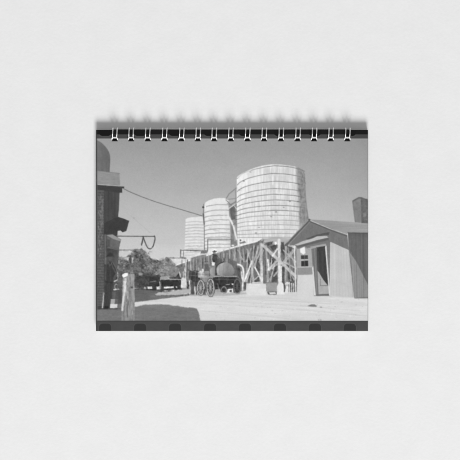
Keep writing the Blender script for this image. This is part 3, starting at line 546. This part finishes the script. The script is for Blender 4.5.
v, f = [], []
slab('back', PX0 + 0.1, PX1 - 0.1, PY0 + 0.2, PY1 + 0.1, 0.0001, 0.0008, m_back, -1.2, v, f)
link_mesh('back_cover', v, f, m_back, book)
r = random.Random(3); v, f = [], []
NP = 24; zz = np.linspace(0.00086, THICK - 0.00066, NP + 1)
for i in range(NP):
    dx, dy = r.uniform(-0.1, 0.2), r.uniform(-0.2, 0.3)
    slab('page', PX0 + 0.6 + dx, PX1 - 0.25 + dx, PY0 + 0.4, PY1 + 0.15 + dy, zz[i], zz[i + 1] - 0.00007, m_paper, 0.15 + 0.1 * r.random(), v, f)
link_mesh('pages', v, f, m_paper, book)
v, f = [], []
slab('card', PX0, PX1, PY0, PY1, THICK - 0.0006, THICK - 0.00004, m_core, 0.0, v, f)
cover = link_mesh('front_cover', v, f, m_core, book)

# printed sheet: fine grid carrying the painted picture as a colour attribute
quad_i, quad_j = np.meshgrid(np.arange(NX - 1), np.arange(NY - 1))
cx_, cy_ = PX0 + (quad_i + 0.5) / SUB, PY0 + (quad_j + 0.5) / SUB
keep = np.ones(cx_.shape, bool)
for c in LOOPS: keep &= ~((np.abs(cx_ - c) < HW) & (cy_ > HY0) & (cy_ < HY1))
qi, qj = quad_i[keep], quad_j[keep]
a0 = qj * NX + qi
quads = np.stack([a0, a0 + NX, a0 + NX + 1, a0 + 1], 1)
me = bpy.data.meshes.new('cover_print')
co = np.empty((NY, NX, 3), np.float32)
co[..., 0] = (GX - 230) * S - book_origin.x; co[..., 1] = (230 - GY) * S - book_origin.y; co[..., 2] = THICK
me.vertices.add(NX * NY); me.vertices.foreach_set('co', co.ravel())
me.loops.add(quads.size); me.loops.foreach_set('vertex_index', quads.ravel().astype(np.int32))
me.polygons.add(len(quads)); me.polygons.foreach_set('loop_start', (np.arange(len(quads)) * 4).astype(np.int32))
me.update(calc_edges=True)
lin = np.where(V <= 0.04045, V / 12.92, ((V + 0.055) / 1.055) ** 2.4)
rgba = np.ones((NY * NX, 4), np.float32); rgba[:, :3] = lin.reshape(-1, 1)
ca = me.color_attributes.new('print', 'FLOAT_COLOR', 'POINT'); ca.data.foreach_set('color', rgba.ravel())
m_print = material('satin_print', (0.5, 0.5, 0.5), 0.42, 0, 0.18)
n, l, b = nodes_of(m_print)
at = n.new('ShaderNodeAttribute'); at.attribute_name = 'print'; l.new(at.outputs['Color'], b.inputs['Base Color'])
me.materials.append(m_print)
po = bpy.data.objects.new('cover_print', me); scene.collection.objects.link(po); po.parent = cover

# ---------------------------------------------------------------- wire binding: 15 twin-wire loops
m_wire = material('silver_wire', (0.86, 0.86, 0.86), 0.38, 1.0, 0.5)
def tube(path, rad, seg=10, verts=None, faces=None):
    P = [Vector(p) for p in path]; base = len(verts); nrm = None
    for i, p in enumerate(P):
        d = (P[min(i + 1, len(P) - 1)] - P[max(i - 1, 0)]).normalized()
        if nrm is None: nrm = d.orthogonal().normalized()
        nrm = (nrm - d * nrm.dot(d)).normalized(); bn = d.cross(nrm)
        for k in range(seg):
            a = 2 * math.pi * k / seg
            verts.append(p + (nrm * math.cos(a) + bn * math.sin(a)) * rad)
    for i in range(len(P) - 1):
        for k in range(seg):
            k2 = (k + 1) % seg
            faces.append((base + i * seg + k, base + i * seg + k2, base + (i + 1) * seg + k2, base + (i + 1) * seg + k))
    faces.append(tuple(base + k for k in reversed(range(seg)))); faces.append(tuple(base + (len(P) - 1) * seg + k for k in range(seg)))
def catmull(P, n=6):
    P = [Vector(p) for p in P]; P = [2 * P[0] - P[1]] + P + [2 * P[-1] - P[-2]]; out = []
    for i in range(1, len(P) - 2):
        for q in range(n):
            t = q / n; a, b_, c, d = P[i - 1], P[i], P[i + 1], P[i + 2]
            out.append(0.5 * (2 * b_ + (c - a) * t + (2 * a - 5 * b_ + 4 * c - d) * t * t + (3 * b_ - a - 3 * c + d) * t ** 3))
    out.append(P[-2]); return out

WR = 0.00053                               # wire radius
def loop_mesh():
    """One tooth in print units about its own centre line: two wires over the spine, joined by a U tip at the hole."""
    v, f = [], []
    YC, ZC, RY, RZ = 132.9 * S, 0.0043, 5.0 * S, 0.0037
    for sx in (-1, 1):
        pts = []
        for k in range(0, 15):                                   # from the hole, over the edge, round the back
            a = math.radians(-8 + 15.2 * k)                      # 0 = towards the hole, 90 = top, 180 = beyond the edge
            y = YC + RY * math.cos(a); z = ZC + RZ * math.sin(a)
            flare = 0.3 * S * max(0, 1 - k / 2.2)
            lean = 0.55 * S * max(0, math.sin(math.radians(min(180, max(0, -8 + 15.2 * k)) / 2)) ** 2)
            pts.append((sx * 2.15 * S + sx * flare + lean, -y, z))
        pts = [(pts[0][0], pts[0][1] - 0.9 * S, ZC - 0.0022)] + pts
        tube(catmull(pts, 4), WR, 10, v, f)
    zt = THICK + WR * 1.25 + 0.0001                                    # U tip: closes the pair right above the hole
    u = [(-2.75, 139.9, THICK - 0.0022), (-2.8, 139.7, THICK - 0.0008), (-2.75, 138.9, THICK + 0.0004), (-2.45, 138.0, zt), (-1.6, 137.6, zt + 0.0001), (0, 137.55, zt + 0.00012), (1.6, 137.6, zt + 0.0001), (2.45, 138.0, zt), (2.75, 138.9, THICK + 0.0004), (2.8, 139.7, THICK - 0.0008), (2.75, 139.9, THICK - 0.0022)]
    tube(catmull([(x * S, -y * S, z) for x, y, z in u], 4), WR * 1.25, 10, v, f)
    return v, f
v, f = loop_mesh()
wire = None
v_sp, f_sp = [], []
yb = -(132.9 - 4.0) * S + 230 * S - book_origin.y
tube([(wx(LOOPS[0] - 2) - book_origin.x, yb, 0.0009), (wx(LOOPS[-1] + 2) - book_origin.x, yb, 0.0009)], WR, 10, v_sp, f_sp)
binding = link_mesh('wire_binding', v_sp, f_sp, m_wire, book, True)
for i, c in enumerate(LOOPS):
    if wire is None:
        o = link_mesh('wire_loop', v, f, m_wire, binding, True); wire = o
    else:
        o = wire.copy(); scene.collection.objects.link(o); o.parent = binding
    o.location = (wx(c) - book_origin.x, 230 * S - book_origin.y, 0)
    o.location.x += r.uniform(-0.15, 0.15) * S
    o.rotation_euler = (0, math.radians(r.uniform(-2.0, 2.0)), 0)

scene.render.resolution_x = 1024; scene.render.resolution_y = 1024
